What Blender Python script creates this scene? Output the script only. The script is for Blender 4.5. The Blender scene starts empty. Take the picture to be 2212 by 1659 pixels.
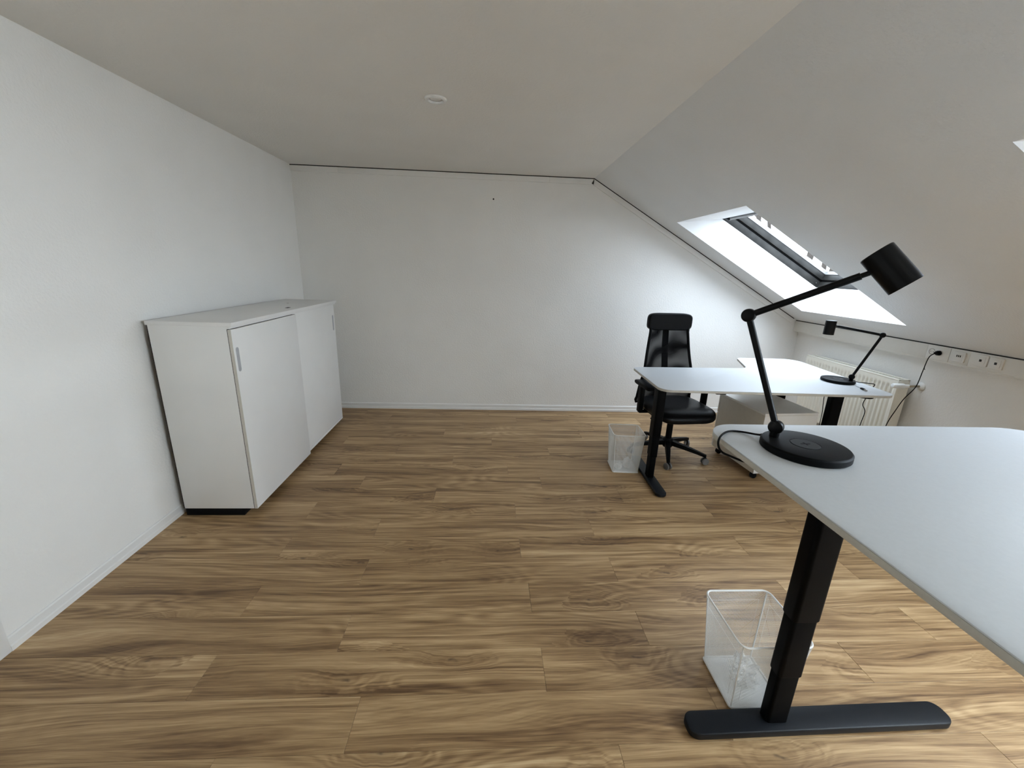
import bpy, bmesh, math, random
from mathutils import Vector, Matrix
random.seed(7)
S = bpy.context.scene
C = S.collection
PI = math.pi

# ------------------------------------------------------------------ camera
cam_d = bpy.data.cameras.new('camera')
cam = bpy.data.objects.new('camera', cam_d)
C.objects.link(cam)
cr = Vector((0.9981557506, -0.0512419977, 0.0325477365))
cu = Vector((-0.0173695949, 0.2726634696, 0.9619526649))
cf = Vector((0.058166955, 0.9607439253, -0.2712705574))
cam.matrix_world = Matrix(((cr.x, cu.x, -cf.x, 1.8901460645),
                           (cr.y, cu.y, -cf.y, -4.3771162809),
                           (cr.z, cu.z, -cf.z, 1.5389419836),
                           (0, 0, 0, 1)))
cam_d.sensor_fit = 'HORIZONTAL'
cam_d.sensor_width = 36.0
cam_d.lens = 888.8703 / 2212 * 36.0
cam_d.clip_start = 0.02
S.camera = cam

# ------------------------------------------------------------------ room measures (metres)
H, XB, XW = 2.4077, 2.8928, 5.313          # ceiling height, start of the slope, knee wall
YN = -7.0                                   # wall behind the camera
TH = math.radians(29.11)
SD = Vector((math.cos(TH), 0, -math.sin(TH)))   # down the slope
SN = Vector((math.sin(TH), 0, math.cos(TH)))    # outwards through the roof
def SL(s, y, d=0.0):
    return Vector((XB, 0, H)) + SD * s + SN * d + Vector((0, y, 0))
def slope_z(x):
    return H - (x - XB) * math.tan(TH)
SKY_Y = [(-1.43, -0.345), (-4.01, -2.92)]
FILL_DOR_Y, FILL_DOR_Z = (-5.45, -4.25), (0.86, 2.30)              # dormer added unseen behind the camera as fill light: width and height of its window
S0, S1, S0I, S1I, RD = 0.84, 2.447, 1.193, 2.415, 0.25   # opening, inner opening, depth of the lining

# ------------------------------------------------------------------ sky and daylight
SKY_STRENGTH = 54.5
world = bpy.data.worlds.new('overcast_sky')
S.world = world
world.use_nodes = True
wn, wl = world.node_tree.nodes, world.node_tree.links
wn.clear()
wo = wn.new('ShaderNodeOutputWorld'); wb = wn.new('ShaderNodeBackground')
wb.inputs['Color'].default_value = (0.82, 0.91, 1.0, 1)
wb.inputs['Strength'].default_value = SKY_STRENGTH
wl.new(wb.outputs[0], wo.inputs[0])
for i, (ya, yb) in enumerate(SKY_Y):        # portals: they only guide the sampling of the sky through each roof window
    ld = bpy.data.lights.new('skylight_portal', 'AREA')
    ld.shape = 'RECTANGLE'
    ld.size = S1I - S0I + 0.1; ld.size_y = yb - ya + 0.1
    ld.cycles.is_portal = True
    lo = bpy.data.objects.new('skylight_portal', ld); C.objects.link(lo)
    c = SL((S0I + S1I) / 2, (ya + yb) / 2, RD + 0.20)
    z = SN; x = SD; y = z.cross(x)
    lo.matrix_world = Matrix(((x.x, y.x, z.x, c.x), (x.y, y.y, z.y, c.y), (x.z, y.z, z.z, c.z), (0, 0, 0, 1)))
ld = bpy.data.lights.new('fill_dormer_portal', 'AREA'); ld.shape = 'RECTANGLE'  # guides sky sampling through the added dormer
ld.size = FILL_DOR_Y[1] - FILL_DOR_Y[0] - 0.1; ld.size_y = FILL_DOR_Z[1] - FILL_DOR_Z[0] + 0.05; ld.cycles.is_portal = True
lo = bpy.data.objects.new('fill_dormer_portal', ld); C.objects.link(lo)
lo.location = (XW + 0.17, sum(FILL_DOR_Y) / 2, sum(FILL_DOR_Z) / 2); lo.rotation_euler = (PI / 2, 0, PI / 2)
S.view_settings.view_transform = 'Standard'
S.view_settings.look = 'None'
S.view_settings.gamma = 1.0
S.view_settings.use_curve_mapping = False
S.view_settings.exposure = 0.0
S.cycles.max_bounces = 7
S.cycles.diffuse_bounces = 5
S.cycles.glossy_bounces = 2
S.cycles.transparent_max_bounces = 12
S.cycles.use_adaptive_sampling = True
S.cycles.adaptive_threshold = 0.03
S.cycles.caustics_reflective = False
S.cycles.caustics_refractive = False

# ------------------------------------------------------------------ materials
MATS = {}
def new_mat(name):
    m = bpy.data.materials.new(name); m.use_nodes = True
    nt = m.node_tree
    b = nt.nodes['Principled BSDF']
    MATS[name] = m
    return m, nt, b
def L(nt, a, b): nt.links.new(a, b)
def node(nt, t, **kw):
    n = nt.nodes.new(t)
    for k, v in kw.items(): setattr(n, k, v)
    return n
def math_node(nt, op, a, b=None, clamp=False):
    n = node(nt, 'ShaderNodeMath', operation=op); n.use_clamp = clamp
    for i, v in enumerate((a, b)):
        if v is None: continue
        if isinstance(v, (int, float)): n.inputs[i].default_value = v
        else: L(nt, v, n.inputs[i])
    return n.outputs[0]
def plain(name, col, rough=0.5, metal=0.0, var=0.04, scale=30.0, bump=0.0, bscale=200.0, bdist=0.001, spec=0.5):
    """procedural: a colour with slight noise variation and optional fine relief"""
    m, nt, b = new_mat(name)
    tc = node(nt, 'ShaderNodeTexCoord')
    nz = node(nt, 'ShaderNodeTexNoise'); nz.inputs['Scale'].default_value = scale; nz.inputs['Detail'].default_value = 1
    L(nt, tc.outputs['Object'], nz.inputs['Vector'])
    rp = node(nt, 'ShaderNodeValToRGB')
    rp.color_ramp.elements[0].position = 0.3; rp.color_ramp.elements[1].position = 0.7
    rp.color_ramp.elements[0].color = tuple(c * (1 - var) for c in col) + (1,)
    rp.color_ramp.elements[1].color = tuple(min(1, c * (1 + var)) for c in col) + (1,)
    L(nt, nz.outputs['Fac'], rp.inputs['Fac']); L(nt, rp.outputs['Color'], b.inputs['Base Color'])
    b.inputs['Roughness'].default_value = rough; b.inputs['Metallic'].default_value = metal
    b.inputs['Specular IOR Level'].default_value = spec
    if bump:
        n2 = node(nt, 'ShaderNodeTexNoise'); n2.inputs['Scale'].default_value = bscale; n2.inputs['Detail'].default_value = 2
        L(nt, tc.outputs['Object'], n2.inputs['Vector'])
        bp = node(nt, 'ShaderNodeBump'); bp.inputs['Strength'].default_value = bump; bp.inputs['Distance'].default_value = bdist
        L(nt, n2.outputs['Fac'], bp.inputs['Height']); L(nt, bp.outputs['Normal'], b.inputs['Normal'])
    return m

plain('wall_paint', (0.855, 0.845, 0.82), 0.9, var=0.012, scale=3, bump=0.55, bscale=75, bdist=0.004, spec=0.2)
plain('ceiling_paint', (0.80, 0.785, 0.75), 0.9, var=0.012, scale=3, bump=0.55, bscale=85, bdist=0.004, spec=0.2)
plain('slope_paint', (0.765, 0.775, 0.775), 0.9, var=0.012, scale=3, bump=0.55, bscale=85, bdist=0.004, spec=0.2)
plain('trim_paint', (0.82, 0.815, 0.80), 0.5, var=0.01, scale=8)
plain('lining_paint', (0.83, 0.83, 0.825), 0.6, var=0.01, scale=8, bump=0.2, bscale=90, bdist=0.002)
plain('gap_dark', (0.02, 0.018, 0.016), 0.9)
plain('cabinet_white', (0.82, 0.815, 0.80), 0.38, var=0.01, scale=6, bump=0.05, bscale=900, bdist=0.0003)
plain('edge_beige', (0.62, 0.59, 0.53), 0.5, var=0.02)
plain('edge_grey', (0.50, 0.48, 0.43), 0.5, var=0.03, scale=80)
plain('desk_white', (0.60, 0.625, 0.65), 0.42, var=0.015, scale=120, bump=0.06, bscale=700, bdist=0.0004)
plain('metal_black', (0.0022, 0.0024, 0.003), 0.5, var=0.15, bump=0.12, bscale=900, bdist=0.0003, spec=0.06)
plain('lamp_black', (0.0025, 0.0027, 0.003), 0.34, var=0.12, bump=0.1, bscale=900, bdist=0.0002, spec=0.15)
plain('foot_black', (0.006, 0.0075, 0.010), 0.42, var=0.2, scale=400, bump=0.25, bscale=800, bdist=0.0004, spec=0.22)
plain('plastic_black', (0.003, 0.0034, 0.004), 0.5, var=0.1, bump=0.1, bscale=700, bdist=0.0003, spec=0.09)
plain('rubber_black', (0.003, 0.003, 0.0035), 0.7, spec=0.15)
plain('leather_black', (0.0028, 0.003, 0.0038), 0.36, var=0.15, scale=60, bump=0.25, bscale=350, bdist=0.0006, spec=0.14)
plain('pad_grey', (0.009, 0.0095, 0.0105), 0.55, var=0.05, spec=0.2)
plain('castor_grey', (0.13, 0.125, 0.12), 0.5)
plain('handle_grey', (0.42, 0.43, 0.45), 0.45)
plain('radiator_white', (0.80, 0.77, 0.68), 0.35, var=0.01)
plain('duct_white', (0.74, 0.715, 0.66), 0.45, var=0.01)
plain('socket_white', (0.74, 0.715, 0.665), 0.35, var=0.01)
plain('socket_grey', (0.30, 0.275, 0.24), 0.5)
plain('chrome', (0.75, 0.75, 0.75), 0.2, metal=1.0, var=0.02)
plain('brass_dull', (0.42, 0.36, 0.27), 0.4, metal=0.7)
plain('window_grey', (0.026, 0.025, 0.023), 0.55, var=0.35, scale=9, spec=0.15)
plain('window_silver', (0.30, 0.30, 0.30), 0.5, var=0.05, spec=0.2)
plain('gasket_black', (0.002, 0.002, 0.002), 0.8, spec=0.05)
plain('wire_white', (0.78, 0.78, 0.765), 0.45, var=0.02)
plain('film_white', (0.86, 0.87, 0.86), 0.25, var=0.05, scale=20)
plain('paper_white', (0.86, 0.86, 0.84), 0.8, var=0.02)
plain('bark_grey', (0.035, 0.030, 0.026), 0.9, var=0.2, spec=0.0)
plain('subfloor', (0.10, 0.065, 0.035), 0.9)
plain('lens_white', (0.50, 0.485, 0.455), 0.4)

# oak vinyl planks: grain along X, every plank shifted by its own random number
def wood():
    m, nt, b = new_mat('oak_plank')
    tc = node(nt, 'ShaderNodeTexCoord'); oi = node(nt, 'ShaderNodeObjectInfo')
    off = node(nt, 'ShaderNodeCombineXYZ')
    L(nt, math_node(nt, 'MULTIPLY', oi.outputs['Random'], 61.0), off.inputs[0])
    L(nt, math_node(nt, 'MULTIPLY', oi.outputs['Random'], 37.0), off.inputs[1])
    L(nt, math_node(nt, 'MULTIPLY', oi.outputs['Random'], 113.0), off.inputs[2])
    ad = node(nt, 'ShaderNodeVectorMath', operation='ADD')
    L(nt, tc.outputs['Object'], ad.inputs[0]); L(nt, off.outputs[0], ad.inputs[1])
    V = ad.outputs[0]
    def scaled(v, x, y):
        n = node(nt, 'ShaderNodeVectorMath', operation='MULTIPLY'); L(nt, v, n.inputs[0]); n.inputs[1].default_value = (x, y, 1); return n.outputs[0]
    def noise(v, x, y, detail=2, rough=0.5, dist=0.0):
        n = node(nt, 'ShaderNodeTexNoise'); n.inputs['Scale'].default_value = 1.0
        n.inputs['Detail'].default_value = detail; n.inputs['Roughness'].default_value = rough; n.inputs['Distortion'].default_value = dist
        L(nt, scaled(v, x, y), n.inputs['Vector']); return n.outputs['Fac']
    # knots
    vo = node(nt, 'ShaderNodeTexVoronoi'); vo.inputs['Scale'].default_value = 1.0; vo.voronoi_dimensions = '2D'
    wob = node(nt, 'ShaderNodeVectorMath', operation='ADD')
    nzc = node(nt, 'ShaderNodeTexNoise'); nzc.inputs['Scale'].default_value = 14; nzc.inputs['Detail'].default_value = 2
    L(nt, V, nzc.inputs['Vector'])
    sc = node(nt, 'ShaderNodeVectorMath', operation='SCALE'); L(nt, nzc.outputs['Color'], sc.inputs[0]); sc.inputs['Scale'].default_value = 0.25
    L(nt, scaled(V, 1.9, 5.2), wob.inputs[0]); L(nt, sc.outputs[0], wob.inputs[1]); L(nt, wob.outputs[0], vo.inputs['Vector'])
    sep = node(nt, 'ShaderNodeSeparateColor'); L(nt, vo.outputs['Color'], sep.inputs[0])
    has = math_node(nt, 'LESS_THAN', sep.outputs[0], 0.34)
    core = node(nt, 'ShaderNodeMapRange'); core.interpolation_type = 'SMOOTHSTEP'
    core.inputs['From Min'].default_value = 0.055; core.inputs['From Max'].default_value = 0.0
    L(nt, vo.outputs['Distance'], core.inputs['Value'])
    knot = math_node(nt, 'MULTIPLY', core.outputs[0], has)
    halo = node(nt, 'ShaderNodeMapRange'); halo.interpolation_type = 'SMOOTHSTEP'
    halo.inputs['From Min'].default_value = 0.45; halo.inputs['From Max'].default_value = 0.0
    L(nt, vo.outputs['Distance'], halo.inputs['Value'])
    hal = math_node(nt, 'MULTIPLY', halo.outputs[0], has)
    # flowing rings: contour lines of a long soft field, pushed aside by the knots
    fld = noise(V, 0.75, 4.6, 1.5, 0.45, 0.25)
    fld = math_node(nt, 'ADD', fld, math_node(nt, 'MULTIPLY', hal, 0.16))
    rings = math_node(nt, 'SINE', math_node(nt, 'MULTIPLY', fld, 130.0))
    rmask = noise(V, 0.9, 5.0, 1)
    rm = node(nt, 'ShaderNodeMapRange'); rm.inputs['From Min'].default_value = 0.42; rm.inputs['From Max'].default_value = 0.62
    L(nt, rmask, rm.inputs['Value'])
    rings = math_node(nt, 'MULTIPLY', rings, math_node(nt, 'ADD', math_node(nt, 'MULTIPLY', rm.outputs[0], 0.085), 0.02))
    wv = node(nt, 'ShaderNodeVectorMath', operation='ADD')
    yo = node(nt, 'ShaderNodeCombineXYZ'); L(nt, math_node(nt, 'MULTIPLY', fld, 0.17), yo.inputs[1])
    L(nt, V, wv.inputs[0]); L(nt, yo.outputs[0], wv.inputs[1])
    streak = math_node(nt, 'MULTIPLY', math_node(nt, 'SUBTRACT', noise(wv.outputs[0], 1.2, 40, 4, 0.62), 0.5), 1.20)
    tone = math_node(nt, 'MULTIPLY', math_node(nt, 'SUBTRACT', noise(wv.outputs[0], 0.8, 10.0, 2), 0.5), 0.95)
    fine = math_node(nt, 'MULTIPLY', math_node(nt, 'SUBTRACT', noise(wv.outputs[0], 9, 300, 3, 0.65), 0.5), 0.50)
    mid = math_node(nt, 'MULTIPLY', math_node(nt, 'SUBTRACT', noise(wv.outputs[0], 3.0, 120, 3, 0.65), 0.5), 0.70)
    val = math_node(nt, 'ADD', math_node(nt, 'ADD', math_node(nt, 'ADD', streak, mid), tone), math_node(nt, 'ADD', fine, rings))
    val = math_node(nt, 'ADD', val, 0.50)
    val = math_node(nt, 'SUBTRACT', val, math_node(nt, 'MULTIPLY', hal, 0.13))
    val = math_node(nt, 'ADD', val, math_node(nt, 'MULTIPLY', math_node(nt, 'SUBTRACT', oi.outputs['Random'], 0.5), 0.05))
    rp = node(nt, 'ShaderNodeValToRGB')
    e = rp.color_ramp.elements
    e[0].position = 0.05; e[0].color = (0.108, 0.057, 0.025, 1)
    e[1].position = 0.95; e[1].color = (0.59, 0.422, 0.240, 1)
    for pos, col in ((0.32, (0.232, 0.136, 0.061, 1)), (0.55, (0.362, 0.230, 0.112, 1)), (0.75, (0.475, 0.318, 0.166, 1))):
        k = e.new(pos); k.color = col
    L(nt, val, rp.inputs['Fac'])
    mx = node(nt, 'ShaderNodeMix', data_type='RGBA'); mx.inputs[7].default_value = (0.07, 0.042, 0.024, 1)
    L(nt, math_node(nt, 'MULTIPLY', knot, 0.75), mx.inputs[0]); L(nt, rp.outputs[0], mx.inputs[6])
    L(nt, mx.outputs[2], b.inputs['Base Color'])
    b.inputs['Roughness'].default_value = 0.46; b.inputs['Specular IOR Level'].default_value = 0.4
    bp = node(nt, 'ShaderNodeBump'); bp.inputs['Strength'].default_value = 0.15; bp.inputs['Distance'].default_value = 0.0006
    L(nt, fine, bp.inputs['Height']); L(nt, bp.outputs['Normal'], b.inputs['Normal'])
wood()

def see_through(name, col, alpha_lo, alpha_hi, kind, rough=0.5, scale=400.0):
    """open weave: part of the surface lets the view pass"""
    m, nt, b = new_mat(name)
    b.inputs['Base Color'].default_value = col + (1,); b.inputs['Roughness'].default_value = rough
    b.inputs['Specular IOR Level'].default_value = 0.5 if kind == 'grid' else 0.05
    out = nt.nodes['Material Output']
    tr = node(nt, 'ShaderNodeBsdfTransparent'); mx = node(nt, 'ShaderNodeMixShader')
    tc = node(nt, 'ShaderNodeTexCoord')
    if kind == 'grid':
        w1 = node(nt, 'ShaderNodeTexWave'); w1.bands_direction = 'DIAGONAL'; w1.inputs['Scale'].default_value = scale
        L(nt, tc.outputs['Object'], w1.inputs['Vector']); f = w1.outputs['Fac']
    else:   # moire of two mesh layers
        mp = node(nt, 'ShaderNodeMapping'); mp.inputs['Rotation'].default_value = (0, 0.9, 0); L(nt, tc.outputs['Object'], mp.inputs['Vector'])
        w1 = node(nt, 'ShaderNodeTexWave'); w1.bands_direction = 'Z'; w1.inputs['Scale'].default_value = scale
        w1.inputs['Distortion'].default_value = 9.0; w1.inputs['Detail'].default_value = 2; w1.inputs['Detail Scale'].default_value = 1.6
        L(nt, mp.outputs[0], w1.inputs['Vector']); f = w1.outputs['Fac']
    mr = node(nt, 'ShaderNodeMapRange'); mr.inputs['To Min'].default_value = alpha_lo; mr.inputs['To Max'].default_value = alpha_hi
    L(nt, f, mr.inputs['Value']); L(nt, mr.outputs[0], mx.inputs[0])
    L(nt, tr.outputs[0], mx.inputs[1]); L(nt, b.outputs[0], mx.inputs[2]); L(nt, mx.outputs[0], out.inputs[0])
see_through('chair_mesh', (0.003, 0.003, 0.0035), 0.88, 1.0, 'moire', 0.6, 1.5)
see_through('clear_film', (0.88, 0.89, 0.89), 0.15, 0.6, 'grid', 0.12, 9.0)
def glass(name, tint):
    m, nt, b = new_mat(name)
    out = nt.nodes['Material Output']
    nz = node(nt, 'ShaderNodeTexNoise'); nz.inputs['Scale'].default_value = 3
    gl = node(nt, 'ShaderNodeBsdfGlossy'); gl.inputs['Roughness'].default_value = 0.02
    tr = node(nt, 'ShaderNodeBsdfTransparent'); tr.inputs['Color'].default_value = tint + (1,)
    fr = node(nt, 'ShaderNodeFresnel'); fr.inputs['IOR'].default_value = 1.45
    mx = node(nt, 'ShaderNodeMixShader')
    ge = node(nt, 'ShaderNodeNewGeometry')
    L(nt, math_node(nt, 'MULTIPLY', fr.outputs[0], math_node(nt, 'SUBTRACT', 1.0, ge.outputs['Backfacing'])), mx.inputs[0]); L(nt, tr.outputs[0], mx.inputs[1]); L(nt, gl.outputs[0], mx.inputs[2]); L(nt, mx.outputs[0], out.inputs[0])
    nt.nodes.remove(b)
glass('pane_glass', (0.455, 0.465, 0.475))      # tint added to dim the daylight through the roof windows
glass('clear_glass', (0.95, 0.97, 0.97))

# ------------------------------------------------------------------ mesh helpers
def arc_poly(pts):
    """pts: (x, y, radius) -> outline with rounded corners"""
    out = []
    n = len(pts)
    for i in range(n):
        p0, p1, p2 = pts[i - 1], pts[i], pts[(i + 1) % n]
        a = Vector(p0[:2]) - Vector(p1[:2]); b = Vector(p2[:2]) - Vector(p1[:2])
        r = p1[2] if len(p1) > 2 else 0
        if r <= 0: out.append((p1[0], p1[1])); continue
        la, lb = a.length, b.length
        a.normalize(); b.normalize()
        ang = a.angle(b); t = min(r / math.tan(ang / 2), la * .49, lb * .49); r = t * math.tan(ang / 2)
        c = Vector(p1[:2]) + (a + b).normalized() * (r / math.sin(ang / 2))
        s = Vector(p1[:2]) + a * t - c; e = Vector(p1[:2]) + b * t - c
        a0 = math.atan2(s.y, s.x); a1 = math.atan2(e.y, e.x)
        d = (a1 - a0 + PI) % (2 * PI) - PI
        k = max(3, int(abs(d) / (PI / 2) * 8))
        for j in range(k + 1):
            th = a0 + d * j / k
            out.append((c.x + r * math.cos(th), c.y + r * math.sin(th)))
    return out

class MB:
    def __init__(self): self.bm = bmesh.new()
    def box(self, x0, x1, y0, y1, z0, z1, bev=0.0, seg=2, M=None):
        b = bmesh.new()
        bmesh.ops.create_cube(b, size=1)
        for v in b.verts:
            v.co = Vector(((x0 + x1) / 2 + v.co.x * (x1 - x0), (y0 + y1) / 2 + v.co.y * (y1 - y0), (z0 + z1) / 2 + v.co.z * (z1 - z0)))
        if bev > 0: bmesh.ops.bevel(b, geom=b.edges[:], offset=bev, segments=seg, affect='EDGES', profile=0.5)
        return self._add(b, M)
    def _add(self, b, M=None):
        if M is not None: bmesh.ops.transform(b, matrix=M, verts=b.verts[:])
        me = bpy.data.meshes.new('tmp'); b.to_mesh(me); b.free()
        self.bm.from_mesh(me); bpy.data.meshes.remove(me); return self
    def prism(self, poly, z0, z1, bev=0.0, M=None, seg=2):
        b = bmesh.new()
        vs = [b.verts.new((x, y, z0)) for x, y in poly]
        f = b.faces.new(vs)
        r = bmesh.ops.extrude_face_region(b, geom=[f])
        for e in r['geom']:
            if isinstance(e, bmesh.types.BMVert): e.co.z = z1
        bmesh.ops.recalc_face_normals(b, faces=b.faces[:])
        if bev > 0:
            ed = [e for e in b.edges if abs(e.verts[0].co.z - e.verts[1].co.z) < 1e-6]
            bmesh.ops.bevel(b, geom=ed, offset=bev, segments=seg, affect='EDGES', profile=0.5)
        return self._add(b, M)
    def cyl(self, p, q, r0, r1=None, seg=20, caps=True, bev=0.0):
        p, q = Vector(p), Vector(q); r1 = r0 if r1 is None else r1
        b = bmesh.new()
        bmesh.ops.create_cone(b, cap_ends=caps, segments=seg, radius1=r0, radius2=r1, depth=(q - p).length)
        if bev > 0:
            ed = [e for e in b.edges if abs(e.verts[0].co.z - e.verts[1].co.z) < 1e-7]
            bmesh.ops.bevel(b, geom=ed, offset=bev, segments=2, affect='EDGES', profile=0.5)
        M = Matrix.Translation((p + q) / 2) @ (q - p).to_track_quat('Z', 'Y').to_matrix().to_4x4()
        return self._add(b, M)
    def lathe(self, prof, seg=48, M=None, close=False):
        b = bmesh.new(); rings = []
        for r, z in prof:
            rings.append([b.verts.new((r * math.cos(2 * PI * i / seg), r * math.sin(2 * PI * i / seg), z)) for i in range(seg)] if r > 1e-6 else [b.verts.new((0, 0, z))])
        for A, B in zip(rings, rings[1:]):
            for i in range(seg):
                j = (i + 1) % seg
                if len(A) == 1: b.faces.new((A[0], B[j], B[i])) if len(B) > 1 else None
                elif len(B) == 1: b.faces.new((A[i], A[j], B[0]))
                else: b.faces.new((A[i], A[j], B[j], B[i]))
        bmesh.ops.recalc_face_normals(b, faces=b.faces[:])
        return self._add(b, M)
    def tube(self, pts, r, seg=8, smooth=6, closed=False):
        P = [Vector(p) for p in pts]
        if smooth > 1:
            Q = []; n = len(P)
            rng = range(n if closed else n - 1)
            for i in rng:
                if closed: a, b_, c, d = P[i - 1], P[i], P[(i + 1) % n], P[(i + 2) % n]
                else: a, b_, c, d = P[max(0, i - 1)], P[i], P[i + 1], P[min(n - 1, i + 2)]
                for k in range(smooth):
                    t = k / smooth
                    Q.append(0.5 * ((2 * b_) + (c - a) * t + (2 * a - 5 * b_ + 4 * c - d) * t * t + (3 * b_ - a - 3 * c + d) * t ** 3))
            if not closed: Q.append(P[-1])
            P = Q
        b = bmesh.new(); rings = []; n = len(P); up = None
        for i, p in enumerate(P):
            if closed: t = (P[(i + 1) % n] - P[i - 1])
            else: t = P[min(n - 1, i + 1)] - P[max(0, i - 1)]
            t.normalize()
            if up is None:
                up = Vector((0, 0, 1)) if abs(t.z) < 0.9 else Vector((1, 0, 0))
            s = t.cross(up)
            if s.length < 1e-6: s = t.orthogonal()
            s.normalize(); up = s.cross(t).normalized()
            rings.append([b.verts.new(p + r * (math.cos(2 * PI * k / seg) * s + math.sin(2 * PI * k / seg) * up)) for k in range(seg)])
        prs = list(zip(rings, rings[1:]))
        if closed: prs.append((rings[-1], rings[0]))
        for A, B in prs:
            for k in range(seg): b.faces.new((A[k], A[(k + 1) % seg], B[(k + 1) % seg], B[k]))
        if not closed:
            b.faces.new(rings[0][::-1]); b.faces.new(rings[-1])
        bmesh.ops.recalc_face_normals(b, faces=b.faces[:])
        return self._add(b)
    def pillow(self, sx, sy, sz, e=0.35, nu=40, nv=20, fn=None, M=None):
        """rounded cushion: superellipsoid of full size sx, sy, sz"""
        b = bmesh.new()
        sg = lambda v, k: math.copysign(abs(v) ** k, v)
        rows = []
        for j in range(nv + 1):
            ph = -PI / 2 + PI * j / nv
            row = []
            for i in range(nu):
                th = 2 * PI * i / nu
                co = Vector((sx / 2 * sg(math.cos(ph), e) * sg(math.cos(th), e), sy / 2 * sg(math.cos(ph), e) * sg(math.sin(th), e), sz / 2 * sg(math.sin(ph), e * 1.6)))
                if fn: co = fn(co)
                row.append(b.verts.new(co))
            rows.append(row)
        for A, B in zip(rows, rows[1:]):
            for i in range(nu): b.faces.new((A[i], A[(i + 1) % nu], B[(i + 1) % nu], B[i]))
        bmesh.ops.remove_doubles(b, verts=b.verts[:], dist=1e-5)
        bmesh.ops.recalc_face_normals(b, faces=b.faces[:])
        return self._add(b, M)
    def grid(self, f, nu, nv, thick=0.0):
        b = bmesh.new()
        V = [[b.verts.new(f(i / nu, j / nv)) for j in range(nv + 1)] for i in range(nu + 1)]
        for i in range(nu):
            for j in range(nv): b.faces.new((V[i][j], V[i + 1][j], V[i + 1][j + 1], V[i][j + 1]))
        if thick:
            bmesh.ops.recalc_face_normals(b, faces=b.faces[:])
            bmesh.ops.solidify(b, geom=b.faces[:], thickness=thick)
        return self._add(b)
    def quads(self, qs):
        for q in qs:
            self.bm.faces.new([self.bm.verts.new(v) for v in q])
        return self
    def build(self, name, mat, parent=None, smooth=True, angle=35, loc=None):
        me = bpy.data.meshes.new(name)
        bmesh.ops.recalc_face_normals(self.bm, faces=self.bm.faces[:])
        self.bm.to_mesh(me); self.bm.free()
        me.materials.append(MATS[mat])
        if smooth and len(me.polygons):
            me.polygons.foreach_set('use_smooth', [True] * len(me.polygons))
            me.set_sharp_from_angle(angle=math.radians(angle))
        o = bpy.data.objects.new(name, me); C.objects.link(o)
        if parent: o.parent = parent
        if loc: o.location = loc
        return o

def thing(name, label, cat, loc=(0, 0, 0), rz=0.0, group=None):
    o = bpy.data.objects.new(name, None); C.objects.link(o)
    o.empty_display_size = 0.1
    o.location = loc; o.rotation_euler = (0, 0, rz)
    tag(o, label, cat, group); return o
def tag(o, label, cat, group=None):
    o['label'] = label; o['category'] = cat
    if group: o['group'] = group
    return o
def struct(o, label=None):
    o['kind'] = 'structure'
    if label: o['label'] = label
    return o

# ================================================================== ROOM
floor = struct(MB().box(-0.1, XW + 0.1, YN - 0.1, 0.1, -0.12, -0.0085).build('floor', 'subfloor', smooth=False), 'oak-look plank floor laid crosswise, planks running parallel to the far wall')
PW, PL_, Y0 = 0.1865, 1.312, -3.204
def plank(x0, x1, y0, y1):
    m = MB().box(-(x1 - x0) / 2 + 0.0004, (x1 - x0) / 2 - 0.0004, -(y1 - y0) / 2 + 0.0004, (y1 - y0) / 2 - 0.0004, -0.008, 0, bev=0.0006, seg=1)
    o = m.build('plank', 'oak_plank', floor, smooth=False)
    o.location = ((x0 + x1) / 2, (y0 + y1) / 2, 0)
start = {-2: 1.04, -1: 0.13, 0: 0.82, 1: 1.29, 2: 0.80, 3: 1.267, 4: 0.777, 5: 1.237, 6: 0.773, 7: 0.222, 8: 0.986, 9: 0.745, 10: 0.30, 11: 1.12, 12: 0.62}
k = int(math.floor((YN - Y0) / PW))
while True:
    ya = Y0 + k * PW; yb = ya + PW
    if ya >= -0.001: break
    ya = max(ya, YN); yb = min(yb, -0.001)
    st = start.get(k, random.uniform(0.1, 1.25))
    xs = [0.001] + [st + i * PL_ for i in range(6) if 0.05 < st + i * PL_ < XW - 0.05] + [XW - 0.001]
    for a, b_ in zip(xs, xs[1:]): plank(a, b_, ya, yb)
    k += 1

# walls
DY0, DY1, DZ = -3.93, -3.045, 2.05     # door opening in the left wall
m = MB()
m.box(-0.15, 0, DY1, 0.1, -0.12, H + 0.1).box(-0.15, 0, YN - 0.1, DY0, -0.12, H + 0.1).box(-0.15, 0, DY0, DY1, DZ, H + 0.1)
struct(m.build('wall_left', 'wall_paint', smooth=False), 'plain white plastered wall behind the cabinet')
back = [(-0.15, -0.12), (XW + 0.15, -0.12), (XW + 0.15, slope_z(XW + 0.15) + 0.05), (XB + 0.02, H + 0.1), (-0.15, H + 0.1)]
MX = Matrix(((1, 0, 0, 0), (0, 0, 1, 0), (0, 1, 0, 0), (0, 0, 0, 1)))     # (x, z, y) -> (x, y, z)
wb_ = struct(MB().prism(back, 0, 0.12, M=MX).build('wall_back', 'wall_paint', smooth=False), 'white plastered gable wall with sloping right top')
struct(MB().prism(back, YN - 0.12, YN, M=MX).build('wall_front', 'wall_paint', smooth=False))
struct(MB().box(XW, XW + 0.15, YN - 0.1, FILL_DOR_Y[0], -0.12, slope_z(XW) + 0.03).box(XW, XW + 0.15, FILL_DOR_Y[0], FILL_DOR_Y[1], -0.12, FILL_DOR_Z[0]).box(XW, XW + 0.15, FILL_DOR_Y[1], 0.1, -0.12, slope_z(XW) + 0.03).build('wall_right', 'wall_paint', smooth=False), 'low white knee wall behind the radiator')
struct(MB().box(-0.15, XB, YN - 0.1, 0.1, H, H + 0.3).build('ceiling', 'ceiling_paint', smooth=False), 'flat white roughcast ceiling')
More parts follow.
